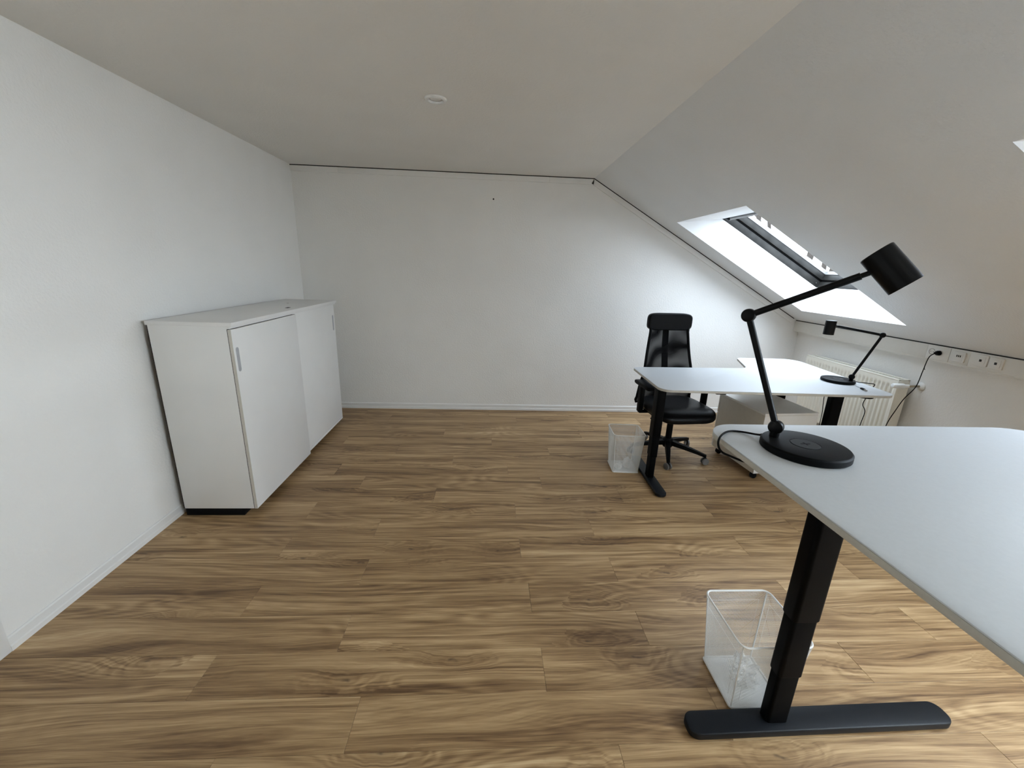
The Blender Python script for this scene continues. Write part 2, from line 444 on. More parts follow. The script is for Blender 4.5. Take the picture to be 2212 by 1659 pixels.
hole = MB().cyl((1.912, -0.0008, 2.182), (1.912, 0.004, 2.182), 0.008, seg=12).build('nail_hole', 'gap_dark', wb_)

# sloping ceiling with the roof windows cut out: room side, roof side and ends
ys = sorted({YN - 0.1, 0.1} | set(FILL_DOR_Y) | {v for p in SKY_Y for v in p})
SE = (XW + 0.15 - XB) / math.cos(TH)
def sheet(m, s_list, holes_s, d):
    for ya, yb in zip(ys, ys[1:]):
        if abs(ya - FILL_DOR_Y[0]) < 1e-6: continue
        win = any(abs(ya - p[0]) < 1e-6 for p in SKY_Y)
        for sa, sb in zip(s_list, s_list[1:]):
            if win and abs(sa - holes_s[0]) < 1e-6 and abs(sb - holes_s[1]) < 1e-6: continue
            m.quads([(SL(sa, ya, d), SL(sb, ya, d), SL(sb, yb, d), SL(sa, yb, d))])
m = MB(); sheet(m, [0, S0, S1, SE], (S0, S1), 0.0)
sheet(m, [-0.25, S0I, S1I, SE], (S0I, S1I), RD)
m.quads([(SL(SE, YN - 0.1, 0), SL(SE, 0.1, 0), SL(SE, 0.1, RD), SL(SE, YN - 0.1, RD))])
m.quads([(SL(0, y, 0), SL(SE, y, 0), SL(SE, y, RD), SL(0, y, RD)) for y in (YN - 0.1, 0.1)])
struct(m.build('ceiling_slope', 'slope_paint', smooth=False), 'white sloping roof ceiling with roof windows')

# dormer added behind the camera to brighten the left wall: cheeks, roof, front with a wide window
tri = [(XB, H), (XW + 0.15, H), (XW + 0.15, slope_z(XW + 0.15) - 0.02)]
m = MB().prism(tri, FILL_DOR_Y[1], FILL_DOR_Y[1] + 0.10, M=MX).prism(tri, FILL_DOR_Y[0] - 0.10, FILL_DOR_Y[0], M=MX)
m.box(XW, XW + 0.15, FILL_DOR_Y[0], FILL_DOR_Y[1], slope_z(XW) + 0.03, FILL_DOR_Z[0]) if FILL_DOR_Z[0] > slope_z(XW) + 0.03 else None
m.box(XW, XW + 0.15, FILL_DOR_Y[0], FILL_DOR_Y[1], FILL_DOR_Z[1], H + 0.1)
struct(m.build('wall_fill_dormer', 'wall_paint', smooth=False), 'white cheeks of the dormer added behind the camera for fill light')
struct(MB().box(XB - 0.02, XW + 0.15, FILL_DOR_Y[0] - 0.1, FILL_DOR_Y[1] + 0.1, H + 0.0005, H + 0.2).build('ceiling_fill_dormer', 'ceiling_paint', smooth=False), 'flat ceiling of the dormer added behind the camera for fill light')
w3 = bpy.data.objects.new('window_3', None); C.objects.link(w3); struct(w3, 'wide dormer window added behind the camera for fill light')
for i in range(3):
    a = FILL_DOR_Y[0] + (FILL_DOR_Y[1] - FILL_DOR_Y[0]) / 3 * i; b_ = a + (FILL_DOR_Y[1] - FILL_DOR_Y[0]) / 3
    z0, z1 = FILL_DOR_Z; q = 0.045
    m = MB().box(XW + 0.05, XW + 0.11, a, a + q, z0, z1, 0.003).box(XW + 0.05, XW + 0.11, b_ - q, b_, z0, z1, 0.003).box(XW + 0.05, XW + 0.11, a + q, b_ - q, z0, z0 + q, 0.003).box(XW + 0.05, XW + 0.11, a + q, b_ - q, z1 - q, z1, 0.003)
    sf = m.build('fill_casement', 'trim_paint', w3)
    MB().box(XW + 0.078, XW + 0.084, a + q, b_ - q, z0 + q, z1 - q).build('pane', 'clear_glass', sf, smooth=False)

# roof windows: lining > frame, sash, pane, ventilation bar
def SLM(c):      # matrix: local x = down the slope, y = room y, z = outwards
    x, z = SD, SN; y = Vector((0, 1, 0))
    return Matrix(((x.x, y.x, z.x, c.x), (x.y, y.y, z.y, c.y), (x.z, y.z, z.z, c.z), (0, 0, 0, 1)))
def skylight(i, ya, yb):
    label = ('roof window with deep white lining above the radiator', 'roof window whose corner shows at the right edge', 'roof window behind the camera')[i]
    w = bpy.data.objects.new('window_%d' % (i + 1), None); C.objects.link(w); struct(w, label)
    w.location = (0, 0, 0)
    m = MB()
    A = [SL(S0, ya, 0), SL(S1, ya, 0), SL(S1, yb, 0), SL(S0, yb, 0)]
    B = [SL(S0I, ya, RD), SL(S1I, ya, RD), SL(S1I, yb, RD), SL(S0I, yb, RD)]
    for j in range(4):
        k = (j + 1) % 4
        m.quads([(A[j], A[k], B[k], B[j])])
    m.build('lining', 'lining_paint', w, smooth=False)
    M0 = SLM(Vector((XB, 0, H)))
    def ring(d0, d1, inset, wid, bev=0.002, e0=0.0):
        m = MB(); a, b_, c, d = S0I + inset + e0, S1I - inset, ya + inset, yb - inset
        m.box(a - wid, b_ + wid, c - wid, c, d0, d1, bev, M=M0).box(a - wid, b_ + wid, d, d + wid, d0, d1, bev, M=M0)
        m.box(a - wid, a, c, d, d0, d1, bev, M=M0).box(b_, b_ + wid, c, d, d0, d1, bev, M=M0)
        return m
    ring(RD, RD + 0.065, 0.0, 0.06).build('window_frame', 'window_grey', w)
    ring(RD + 0.065, RD + 0.078, 0.004, 0.06, 0.001).build('gasket', 'gasket_black', w)
    sa = ring(RD + 0.078, RD + 0.135, 0.012, 0.07).build('sash', 'window_grey', w)
    ring(RD + 0.135, RD + 0.150, 0.016, 0.06, 0.001).build('glazing_bead', 'window_silver', w)
    ring(RD + 0.150, RD + 0.17, 0.014, 0.10, 0.001).build('outer_cover', 'window_silver', w)
    MB().box(S0I, S1I, ya, yb, RD + 0.142, RD + 0.146, M=M0).build('pane', 'pane_glass', w, smooth=False)
    # ventilation bar across the head of the sash
    vb = MB().box(S0I + 0.03, S0I + 0.055, ya + 0.03, yb - 0.03, RD + 0.012, RD + 0.03, 0.003, M=M0).build('ventilation_bar', 'window_silver', w)
    for yy in (ya + 0.05, yb - 0.05): MB().box(S0I - 0.005, S0I + 0.04, yy - 0.02, yy + 0.02, RD - 0.0, RD + 0.05, 0.004, M=M0).build('bar_bracket', 'plastic_black', vb)
    MB().box(S0I + 0.0, S0I + 0.02, ya + 0.07, yb - 0.07, RD + 0.03, RD + 0.05, 0.002, M=M0).build('vent_flap', 'handle_grey', vb)
    p = SL(S1I - 0.035, yb - 0.004, RD + 0.03)
    MB().cyl(p, p + Vector((0, -0.006, 0)), 0.006, seg=12).build('latch_pin', 'chrome', w)
for i, (ya, yb) in enumerate(SKY_Y): skylight(i, ya, yb)

# baseboards
def base_profile(p0, p1, nrm, name, label):
    p0, p1, nrm = Vector(p0), Vector(p1), Vector(nrm)
    prof = [(0, 0), (0.012, 0), (0.012, 0.022), (0.0085, 0.026), (0.0085, 0.058), (0.004, 0.064), (0, 0.064)]
    m = MB()
    for (a, za), (b_, zb) in zip(prof, prof[1:] + prof[:1]):
        m.quads([(p0 + nrm * a + Vector((0, 0, za)), p1 + nrm * a + Vector((0, 0, za)), p1 + nrm * b_ + Vector((0, 0, zb)), p0 + nrm * b_ + Vector((0, 0, zb)))])
    for p in (p0, p1):
        m.bm.faces.new([m.bm.verts.new(p + nrm * a + Vector((0, 0, z))) for a, z in prof])
    bmesh.ops.remove_doubles(m.bm, verts=m.bm.verts[:], dist=1e-6)
    return struct(m.build(name, 'trim_paint', smooth=False), label)
base_profile((0, -0.0, 0.0), (XW, 0.0, 0.0), (0, -1, 0), 'baseboard_back', 'thin white baseboard along the far wall')
base_profile((0, -2.985, 0.0), (0, -0.012, 0.0), (1, 0, 0), 'baseboard_left', 'thin white baseboard along the left wall')
base_profile((XW, YN, 0.0), (XW, -0.012, 0.0), (-1, 0, 0), 'baseboard_right', 'thin white baseboard under the radiator')

# door at the left edge of the picture: casing and leaf
dr = bpy.data.objects.new('door_1', None); C.objects.link(dr); struct(dr, 'white door casing at the left edge of the picture')
m = MB()
m.box(-0.15, 0.012, DY1, DY1 + 0.06, 0.0, DZ + 0.06, 0.003).box(-0.15, 0.012, DY0 - 0.06, DY0, 0.0, DZ + 0.06, 0.003).box(-0.15, 0.012, DY0, DY1, DZ, DZ + 0.06, 0.003)
m.build('casing', 'trim_paint', dr)
lf = MB().box(-0.09, -0.05, DY0 + 0.003, DY1 - 0.003, 0.006, DZ - 0.003, 0.002).build('door_leaf', 'trim_paint', dr)
MB().cyl((-0.05, DY0 + 0.08, 1.05), (-0.005, DY0 + 0.08, 1.05), 0.009).cyl((-0.005, DY0 + 0.07, 1.05), (-0.005, DY0 + 0.2, 1.05), 0.009).build('door_handle', 'chrome', lf)
MB().box(-0.15, -0.14, DY0, DY1, 0, DZ).build('door_backing', 'gap_dark', dr, smooth=False)

# moulding along the top of the far wall, shade of the gap below the ceiling painted as a dark strip
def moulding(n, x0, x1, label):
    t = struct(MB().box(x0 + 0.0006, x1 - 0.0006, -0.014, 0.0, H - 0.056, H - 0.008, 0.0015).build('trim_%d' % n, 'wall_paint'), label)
    MB().box(x0, x1, -0.013, 0.0, H - 0.008, H).build('joint_shade', 'gap_dark', t, smooth=False)
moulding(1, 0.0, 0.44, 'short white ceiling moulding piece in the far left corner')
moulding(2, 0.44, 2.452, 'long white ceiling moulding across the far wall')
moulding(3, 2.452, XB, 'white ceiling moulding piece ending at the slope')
s_end = (5.25 - XB) / math.cos(TH)
M0 = SLM(Vector((XB, 0, H)))
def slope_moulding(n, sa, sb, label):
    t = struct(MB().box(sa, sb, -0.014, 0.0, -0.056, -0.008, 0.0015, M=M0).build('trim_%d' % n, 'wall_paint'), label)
    MB().box(sa, sb, -0.013, 0.0, -0.008, 0.0, M=M0).build('joint_shade', 'gap_dark', t, smooth=False)  # dark strip painted as the shade of the gap along the slope
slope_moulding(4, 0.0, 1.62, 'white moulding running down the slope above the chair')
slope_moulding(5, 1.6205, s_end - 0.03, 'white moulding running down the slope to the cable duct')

# recessed ceiling lamp, unlit
dl = thing('ceiling_downlight', 'round white recessed downlight, unlit, in flat ceiling', 'ceiling light', (1.58, -1.79, H))
MB().lathe([(0.0605, 0.0), (0.0605, -0.005), (0.057, -0.0085), (0.046, -0.0095), (0.041, -0.0085), (0.0385, -0.0005), (0.0385, 0.0005)], 48).build('trim_ring', 'film_white', dl)
MB().lathe([(0.0385, -0.0005), (0.03, 0.0), (0.0, 0.0002)], 40).build('lens', 'lens_white', dl)

# ================================================================== CABINET
CX, CY = 0.03, -2.05
cab = thing('sliding_door_cabinet', 'white cabinet with two sliding doors standing against the left wall', 'cabinet', (CX, CY, 0))
MB().box(0.0, 0.4525, 0, 1.60, 1.178, 1.2, 0.0012).build('top', 'cabinet_white', cab)
MB().box(0.005, 0.012, 0.004, 1.596, 0.05, 1.176).build('back_panel', 'gap_dark', cab, smooth=False)
body = MB().box(0.012, 0.424, 0.0, 0.018, 0.05, 1.178, 0.0008).build('side_panel', 'cabinet_white', cab)
MB().box(0.012, 0.424, 1.582, 1.60, 0.05, 1.178, 0.0008).build('side_panel', 'cabinet_white', cab)
MB().box(0.018, 0.424, 0.0185, 1.5815, 0.05, 0.068).build('bottom_panel', 'cabinet_white', cab)
MB().box(0.018, 0.400, 0.792, 0.808, 0.068, 1.160).build('divider', 'cabinet_white', cab)
MB().box(0.018, 0.44, 0.0005, 1.5995, 1.166, 1.1775, 0.0006).build('top_rail', 'cabinet_white', cab)
MB().box(0.405, 0.424, 0.018, 1.582, 1.150, 1.1655).build('door_track', 'gap_dark', cab, smooth=False)
def pill(yc, z0, z1, w, x0, x1):
    r = w
    pts = [(yc - w, z0, r * .98), (yc + w, z0, r * .98), (yc + w, z1, r * .98), (yc - w, z1, r * .98)]
    return MB().prism(arc_poly(pts), x0, x1, 0.0008, M=Matrix(((0, 0, 1, 0), (1, 0, 0, 0), (0, 1, 0, 0), (0, 0, 0, 1))))
dn = MB().box(0.4285, 0.4465, 0.0, 0.785, 0.05, 1.1615, 0.0012).build('sliding_door', 'cabinet_white', cab)
MB().box(0.4285, 0.4462, -0.0008, 0.0, 0.05, 1.1612).build('door_edge', 'edge_beige', dn, smooth=False)
pill(0.032, 0.92, 1.06, 0.014, 0.4462, 0.4470).build('door_handle', 'handle_grey', dn)
MB().box(0.4242, 0.4284, 0.002, 0.017, 0.05, 1.164).build('door_gap_shade', 'gap_dark', cab, smooth=False)  # near-black strip painting the shade in the gap behind the door
df = MB().box(0.4075, 0.4255, 0.780, 1.585, 0.072, 1.1655, 0.0012).build('sliding_door', 'cabinet_white', cab)
pill(1.553, 0.93, 1.07, 0.014, 0.4252, 0.4260).build('door_handle', 'handle_grey', df)
MB().box(0.014, 0.36, 0.003, 1.57, 0.0, 0.0495, 0.002).build('plinth', 'rubber_black', cab)
MB().box(0.355, 0.375, 0.83, 0.875, 1.2, 1.2015, 0.0005).build('cable_slot', 'gap_dark', cab)
MB().cyl((0.205, 1.2, 1.2), (0.205, 1.2, 1.2012), 0.008, seg=14).build('screw_cap', 'socket_grey', cab)

# ================================================================== DESKS
def column(m_parent, x, y, h, long_axis, z1, z2, name='leg'):
    """telescopic column: three nested sections, each a sub-part"""
    leg = bpy.data.objects.new(name, None); C.objects.link(leg); leg.parent = m_parent
    def sec(a, b_, za, zb, nm, bev=0.004):
        dx, dy = (a / 2, b_ / 2) if long_axis == 'x' else (b_ / 2, a / 2)
        r = min(dx, dy) * 0.5
        pts = arc_poly([(x - dx, y - dy, r), (x + dx, y - dy, r), (x + dx, y + dy, r), (x - dx, y + dy, r)])
        return MB().prism(pts, za, zb, bev).build(nm, 'metal_black', leg)
    sec(0.094, 0.062, z2, h, 'upper_tube')
    sec(0.086, 0.054, z1, z2 + 0.05, 'middle_tube')
    sec(0.078, 0.046, 0.028, z1 + 0.05, 'lower_tube')
    return leg
def foot_bar(parent, p0, p1, w=0.078, hgt=0.030):
    p0, p1 = Vector(p0), Vector(p1); d = (p1 - p0); Ln = d.length; a = math.atan2(d.y, d.x)
    pts = arc_poly([(0, -w / 2, w * .42), (Ln, -w / 2, w * .42), (Ln, w / 2, w * .42), (0, w / 2, w * .42)])
    M = Matrix.Translation((p0.x, p0.y, 0)) @ Matrix.Rotation(a, 4, 'Z')
    f = MB().prism(pts, 0.004, hgt, 0.005, M=M, seg=3).build('foot', 'foot_black', parent)
    for t in (0.05, Ln - 0.05): MB().cyl(M @ Vector((t, 0, 0)), M @ Vector((t, 0, 0.005)), 0.016, seg=16).build('glide', 'rubber_black', f)
def tabletop(parent, poly, h, th=0.018):
    """white board with a greyish edge band"""
    t = MB().prism(poly, h - 0.0035, h, 0.0015).build('tabletop', 'desk_white', parent)
    MB().prism(poly, h - th, h - 0.0036, 0.001).build('edge_band', 'edge_grey', t)
    return t

# far desk (origin: floor under its near left corner)
FR = math.radians(-2.0); FX, FY, FH = 3.032, -1.835, 0.80
fd = thing('corner_desk', 'white corner desk on black legs in front of the office chair', 'desk', (FX, FY, 0), FR, 'corner desks')
fpoly = arc_poly([(0, 0, 0.075), (1.60, 0.0, 0.085), (1.69, 1.17, 0.12), (1.135, 1.16, 0.07), (0.985, 0.72, 0.10), (0.0, 0.648, 0.055)])
tabletop(fd, fpoly, FH)
column(fd, 0.106, 0.275, FH - 0.018, 'y', 0.20, 0.36)
foot_bar(fd, (0.106, -0.002, 0), (0.106, 0.63, 0))
column(fd, 1.50, 0.375, FH - 0.018, 'x', 0.20, 0.36)
foot_bar(fd, (1.50, 0.06, 0), (1.50, 0.92, 0))
column(fd, 1.52, 1.02, FH - 0.018, 'x', 0.20, 0.36)
MB().box(0.13, 1.46, 0.25, 0.30, FH - 0.060, FH - 0.020, 0.003).build('frame_beam', 'metal_black', fd)
MB().box(1.48, 1.52, 0.41, 1.0, FH - 0.060, FH - 0.020, 0.003).build('frame_beam', 'metal_black', fd)
MB().box(0.02, 0.17, 0.05, 0.60, FH - 0.030, FH - 0.0185, 0.003).build('end_bracket', 'metal_black', fd)
MB().box(0.385, 0.455, 0.03, 0.075, FH - 0.034, FH - 0.0185, 0.006).build('control_switch', 'plastic_black', fd)
MB().cyl((1.43, 0.07, FH - 0.034), (1.43, 0.07, FH - 0.0185), 0.05, 0.055, seg=28, bev=0.003).build('cable_clip', 'plastic_black', fd)

# near desk (origin: floor under its far left corner), raised to standing height
NX, NY, NH = 2.573, -3.18, 1.08
nd = thing('corner_desk', 'raised white corner desk on black telescopic leg in the right foreground', 'desk', (NX, NY, 0), 0, 'corner desks')
npoly = arc_poly([(0, 0, 0.095), (0, -1.60, 0.08), (0.66, -1.60, 0.055), (0.72, -0.70, 0.14), (1.135, -0.55, 0.07), (1.135, 0, 0.14)])
tabletop(nd, npoly, NH)
column(nd, 0.352, -0.158, NH - 0.018, 'x', 0.24, 0.475)
foot_bar(nd, (0.03, -0.170, 0), (1.005, -0.160, 0), w=0.082, hgt=0.032)
column(nd, 0.30, -1.46, NH - 0.018, 'x', 0.24, 0.475)
foot_bar(nd, (0.03, -1.46, 0), (0.64, -1.46, 0))
m = MB(); m.box(0.33, 0.37, -1.44, -0.19, NH - 0.060, NH - 0.020, 0.003)
m.build('frame_beam', 'metal_black', nd)
MB().box(0.20, 0.95, -0.23, -0.09, NH - 0.030, NH - 0.0185, 0.003).build('end_bracket', 'metal_black', nd)

# ================================================================== DRAWER UNIT under the far desk
du = thing('drawer_unit', 'white drawer unit on castors under the far desk', 'drawer unit', (3.966, -1.579, 0), math.radians(4.5))
MB().box(0, 0.45, 0, 0.53, 0.055, 0.535, 0.001).build('body', 'edge_beige', du)
MB().box(-0.001, 0.451, -0.001, 0.551, 0.535, 0.551, 0.001).build('top', 'cabinet_white', du)
MB().box(0.001, 0.449, -0.0015, 0.0, 0.057, 0.533).build('back_panel', 'cabinet_white', du, smooth=False)
for i in range(3):
    za = 0.058 + i * 0.159
    d = MB().box(0.0, 0.45, 0.533, 0.551, za, za + 0.155, 0.0015).build('drawer', 'cabinet_white', du)
    MB().box(0.19, 0.26, 0.551, 0.556, za + 0.12, za + 0.14, 0.002).build('drawer_pull', 'handle_grey', d)
for x, y in ((0.035, 0.04), (0.415, 0.04), (0.035, 0.49), (0.415, 0.49)):
    cs = MB().box(x - 0.02, x + 0.02, y - 0.014, y + 0.014, 0.03, 0.055, 0.003).build('castor', 'plastic_black', du)
    MB().cyl((x, y - 0.016, 0.022), (x, y + 0.016, 0.022), 0.022, seg=18, bev=0.003).build('wheel', 'rubber_black', cs)

# ================================================================== OFFICE CHAIR (front towards -y)
ch = thing('office_chair', 'black swivel chair with mesh back, armrests and headrest behind the far desk', 'chair', (3.474, -1.113, 0), math.radians(5.0))
rzc = 5.0
MB().lathe([(0.0, 0.075), (0.038, 0.075), (0.046, 0.09), (0.046, 0.135), (0.036, 0.155), (0.0, 0.155)], 28).build('hub', 'plastic_black', ch)
for a in (-111, -39, 33, 105, 177):
    t = math.radians(a - rzc); d = Vector((math.cos(t), math.sin(t), 0)); s = Vector((-d.y, d.x, 0))
    m = MB(); P = []
    for r, z, w, hh in ((0.030, 0.118, 0.026, 0.020), (0.14, 0.106, 0.022, 0.017), (0.25, 0.088, 0.017, 0.013), (0.322, 0.074, 0.014, 0.010)):
        c = d * r + Vector((0, 0, z))
        P.append([c + s * w - Vector((0, 0, hh)), c + s * w * .8 + Vector((0, 0, hh)), c - s * w * .8 + Vector((0, 0, hh)), c - s * w - Vector((0, 0, hh))])
    for A, B in zip(P, P[1:]):
        for i in range(4): m.quads([(A[i], A[(i + 1) % 4], B[(i + 1) % 4], B[i])])
    m.quads([P[0], P[-1]])
    bmesh.ops.remove_doubles(m.bm, verts=m.bm.verts[:], dist=1e-5)
    lg = m.build('leg', 'plastic_black', ch, angle=50)
    c = d * 0.316
    # castor: hood, stem and two grey wheels
    ca = MB().cyl(c + Vector((0, 0, 0.045)), c + Vector((0, 0, 0.075)), 0.008, seg=12)
    ca.box(-0.016, 0.016, -0.006, 0.006, 0.012, 0.056, 0.004, M=Matrix.Translation(c) @ Matrix.Rotation(t + 0.7, 4, 'Z'))
    ca = ca.build('castor', 'plastic_black', ch)
    ax = Vector((-math.sin(t + 0.7), math.cos(t + 0.7), 0))
    for q in (-1, 1):
        MB().cyl(c + ax * q * 0.007 + Vector((0, 0, 0.0285)), c + ax * q * 0.022 + Vector((0, 0, 0.0285)), 0.0285, seg=22, bev=0.004).build('wheel', 'castor_grey', ca)
MB().cyl((0, 0, 0.15), (0, 0, 0.31), 0.026, 0.026, seg=22).cyl((0, 0, 0.31), (0, 0, 0.375), 0.015, seg=18).cyl((0, 0, 0.30), (0, 0, 0.312), 0.029, seg=22).build('gas_column', 'plastic_black', ch)
m = MB().box(-0.085, 0.085, -0.13, 0.14, 0.365, 0.402, 0.010).box(-0.05, 0.05, 0.10, 0.26, 0.372, 0.40, 0.008)
mech = m.build('tilt_mechanism', 'plastic_black', ch)
MB().tube([(0.07, -0.06, 0.378), (0.14, -0.09, 0.374), (0.20, -0.10, 0.366), (0.255, -0.105, 0.364)], 0.006, 8).build('lever', 'plastic_black', mech)
MB().tube([(-0.07, -0.06, 0.384), (-0.15, -0.10, 0.376), (-0.215, -0.11, 0.378), (-0.235, -0.09, 0.372), (-0.20, -0.05, 0.366)], 0.006, 8).build('lever', 'plastic_black', mech)
def seat_fn(co):
    z = co.z
    v = -co.y / 0.25                      # 1 at the front edge
    drop = 0.030 * max(0, v - 0.45) ** 2 / 0.30
    dish = 0.012 * (1 - min(1, (co.x / 0.24) ** 2)) * (1 - min(1, (co.y / 0.24) ** 2))
    wid = 1.0 - 0.10 * max(0, co.y / 0.25) ** 2
    return Vector((co.x * wid, co.y, z - drop - (dish if z > 0 else 0)))
MB().pillow(0.525, 0.52, 0.095, 0.42, 56, 26, seat_fn, Matrix.Translation((0, -0.04, 0.448))).build('seat', 'leather_black', ch)
MB().pillow(0.47, 0.46, 0.04, 0.35, 44, 12, None, Matrix.Translation((0, -0.03, 0.408))).build('seat_shell', 'plastic_black', ch)
def back_y(z):
    return 0.225 - 0.035 * math.exp(-((z - 0.66) / 0.16) ** 2) + 0.055 * max(0, (z - 0.72) / 0.48) ** 1.3
def back_w(z):
    if z < 0.62: return 0.252 - 0.010 * ((z - 0.40) / 0.22)
    t = min(1, (z - 0.62) / 0.48); return 0.242 - 0.075 * (t ** 0.75)
Z0, Z1 = 0.43, 1.10
def bpt(u, z, off=0.0):
    w = back_w(z); x = u * w
    return Vector((x, back_y(z) - 0.035 * (u * u) + off, z))
MB().grid(lambda a, b_: bpt(a * 2 - 1, Z0 + (Z1 - Z0) * b_), 20, 40).build('back_mesh', 'chair_mesh', ch)
m = MB()
outl = [bpt(-1, Z0 + (Z1 - Z0) * i / 14) for i in range(15)] + [bpt(u, Z1) for u in (-0.5, 0, 0.5)] + [bpt(1, Z1 - (Z1 - Z0) * i / 14) for i in range(15)] + [bpt(u, Z0) for u in (0.5, 0, -0.5)]
m.tube(outl, 0.012, 10, 2, closed=True)
m.build('back_frame', 'plastic_black', ch)
m = MB()
for za, zb in [(0.38 + i * 0.06, 0.38 + (i + 1) * 0.06) for i in range(12)]:
    A = [Vector((x, back_y(za) + o, za)) for x, o in ((-0.026, 0.02), (0.026, 0.02), (0.022, 0.042), (-0.022, 0.042))]
    B = [Vector((x, back_y(zb) + o, zb)) for x, o in ((-0.026, 0.02), (0.026, 0.02), (0.022, 0.042), (-0.022, 0.042))]
    for i in range(4): m.quads([(A[i], A[(i + 1) % 4], B[(i + 1) % 4], B[i])])
bmesh.ops.remove_doubles(m.bm, verts=m.bm.verts[:], dist=1e-5)
m.box(-0.04, 0.04, 0.10, 0.27, 0.372, 0.40, 0.006)
m.build('spine', 'plastic_black', ch)
def head_fn(co):
    return Vector((co.x, co.y - 0.28 * co.x * co.x * 4 * 0.25 * 1.2, co.z))
MB().pillow(0.402, 0.062, 0.148, 0.30, 56, 24, head_fn, Matrix.Translation((0, back_y(1.12) - 0.014, 1.134))).build('headrest', 'leather_black', ch)
for sx in (-1, 1):
    m = MB()
    m.prism(arc_poly([(-0.02, -0.03, .015), (0.02, -0.03, .015), (0.02, 0.03, .015), (-0.02, 0.03, .015)]), 0.40, 0.625, 0.003, M=Matrix.Translation((sx * 0.288, 0.02, 0)))
    m.box(min(sx * 0.16, sx * 0.30), max(sx * 0.16, sx * 0.30), -0.005, 0.045, 0.388, 0.406, 0.005)
    ar = m.build('armrest', 'plastic_black', ch)
    MB().pillow(0.075, 0.27, 0.036, 0.38, 36, 14, lambda c: Vector((c.x, c.y, c.z - 0.010 * max(0, -c.y / 0.135) ** 3)), Matrix.Translation((sx * 0.285, -0.005, 0.640))).build('arm_pad', 'plastic_black', ar)

# ================================================================== WASTEBASKETS
def basket(label, cx, cy, rz, bw, tw, hgt, grp):
    t = thing('wastebasket', label, 'wastebasket', (cx, cy, 0), rz, grp)
    def sq(w, z, r, off=(0, 0)):
        return [Vector((x + off[0], y + off[1], z)) for x, y in arc_poly([(-w / 2, -w / 2, r), (w / 2, -w / 2, r), (w / 2, w / 2, r), (-w / 2, w / 2, r)])]
    B = sq(tw, hgt, 0.028)
    for q in range(4):                               # each side: crossing diagonal wires of an open weave
        R_ = Matrix.Rotation(q * PI / 2, 4, 'Z'); vs, fs = [], []
        z0_, z1_ = 0.008, hgt; pitch = 0.0044; hw = 0.00033
        def wall_pt(x, z):
            w = bw + (tw - bw) * (z - z0_) / (z1_ - z0_)
            xe = w / 2 - 0.010
            bow = 0.010 * max(0, (abs(x) - (xe - 0.012)) / 0.022) ** 2     # the weave turns round the corner
            return R_ @ Vector((x, -w / 2 + min(bow, 0.010), z))
        def half(z): return (bw + (tw - bw) * (z - z0_) / (z1_ - z0_)) / 2 - 0.004
        for sg in (-1, 1):
            c = -(tw + hgt)
            while c < tw + hgt:
                zs = [z0_ + (z1_ - z0_) * i / 60 for i in range(61)]
                ok = [z for z in zs if abs(sg * (z - z0_) + c) <= half(z)]
                if len(ok) >= 2:
                    za, zb = ok[0], ok[-1]
                    zl = [za, (za + zb) / 2, zb]
                    base = len(vs)
                    for z in zl:
                        p = wall_pt(sg * (z - z0_) + c, z); d = R_ @ Vector((0.7071, 0, -sg * 0.7071)); n_ = R_ @ Vector((0, -1, 0))
                        vs += [p + d * hw, p + n_ * hw, p - d * hw, p - n_ * hw]
                    for k_ in range(2):
                        for i in range(4): fs.append((base + k_ * 4 + i, base + k_ * 4 + (i + 1) % 4, base + k_ * 4 + 4 + (i + 1) % 4, base + k_ * 4 + 4 + i))
                c += pitch
        me = bpy.data.meshes.new('mesh_wall'); me.from_pydata([tuple(v) for v in vs], [], fs); me.materials.append(MATS['wire_white'])
        mo = bpy.data.objects.new('mesh_wall', me); C.objects.link(mo); mo.parent = t; mo['kind'] = 'stuff'
    m = MB()                                         # corner posts
    for sx_, sy_ in ((-1, -1), (1, -1), (1, 1), (-1, 1)):
        MB().tube([(sx_ * (bw / 2 - 0.005), sy_ * (bw / 2 - 0.005), 0.008), (sx_ * (tw / 2 - 0.009), sy_ * (tw / 2 - 0.009), hgt)], 0.0028, 8, 1).build('corner_post', 'wire_white', t)
    MB().tube(B, 0.0036, 8, 1, closed=True).build('rim', 'wire_white', t)
    m = MB(); m.tube(sq(bw, 0.006, 0.012), 0.005, 8, 1, closed=True)
    m.prism([(v.x, v.y) for v in sq(bw - 0.006, 0, 0.012)], 0.003, 0.006)
    m.build('base', 'wire_white', t)
    m = MB()                                         # pressed frame line on each side panel
    for q in range(4):
        R_ = Matrix.Rotation(q * PI / 2, 4, 'Z'); pts = []
        for u, v in ((-1, 0.13), (1, 0.13), (1, 0.86), (-1, 0.86)):
            w = bw + (tw - bw) * v
            pts.append(R_ @ Vector((u * (w / 2 - 0.026), -w / 2 - 0.0004, 0.008 + (hgt - 0.008) * v)))
        m.tube(pts, 0.0007, 6, 1, closed=True)
    pb = m.build('panel_bead', 'wire_white', t); pb['kind'] = 'stuff'
    return t
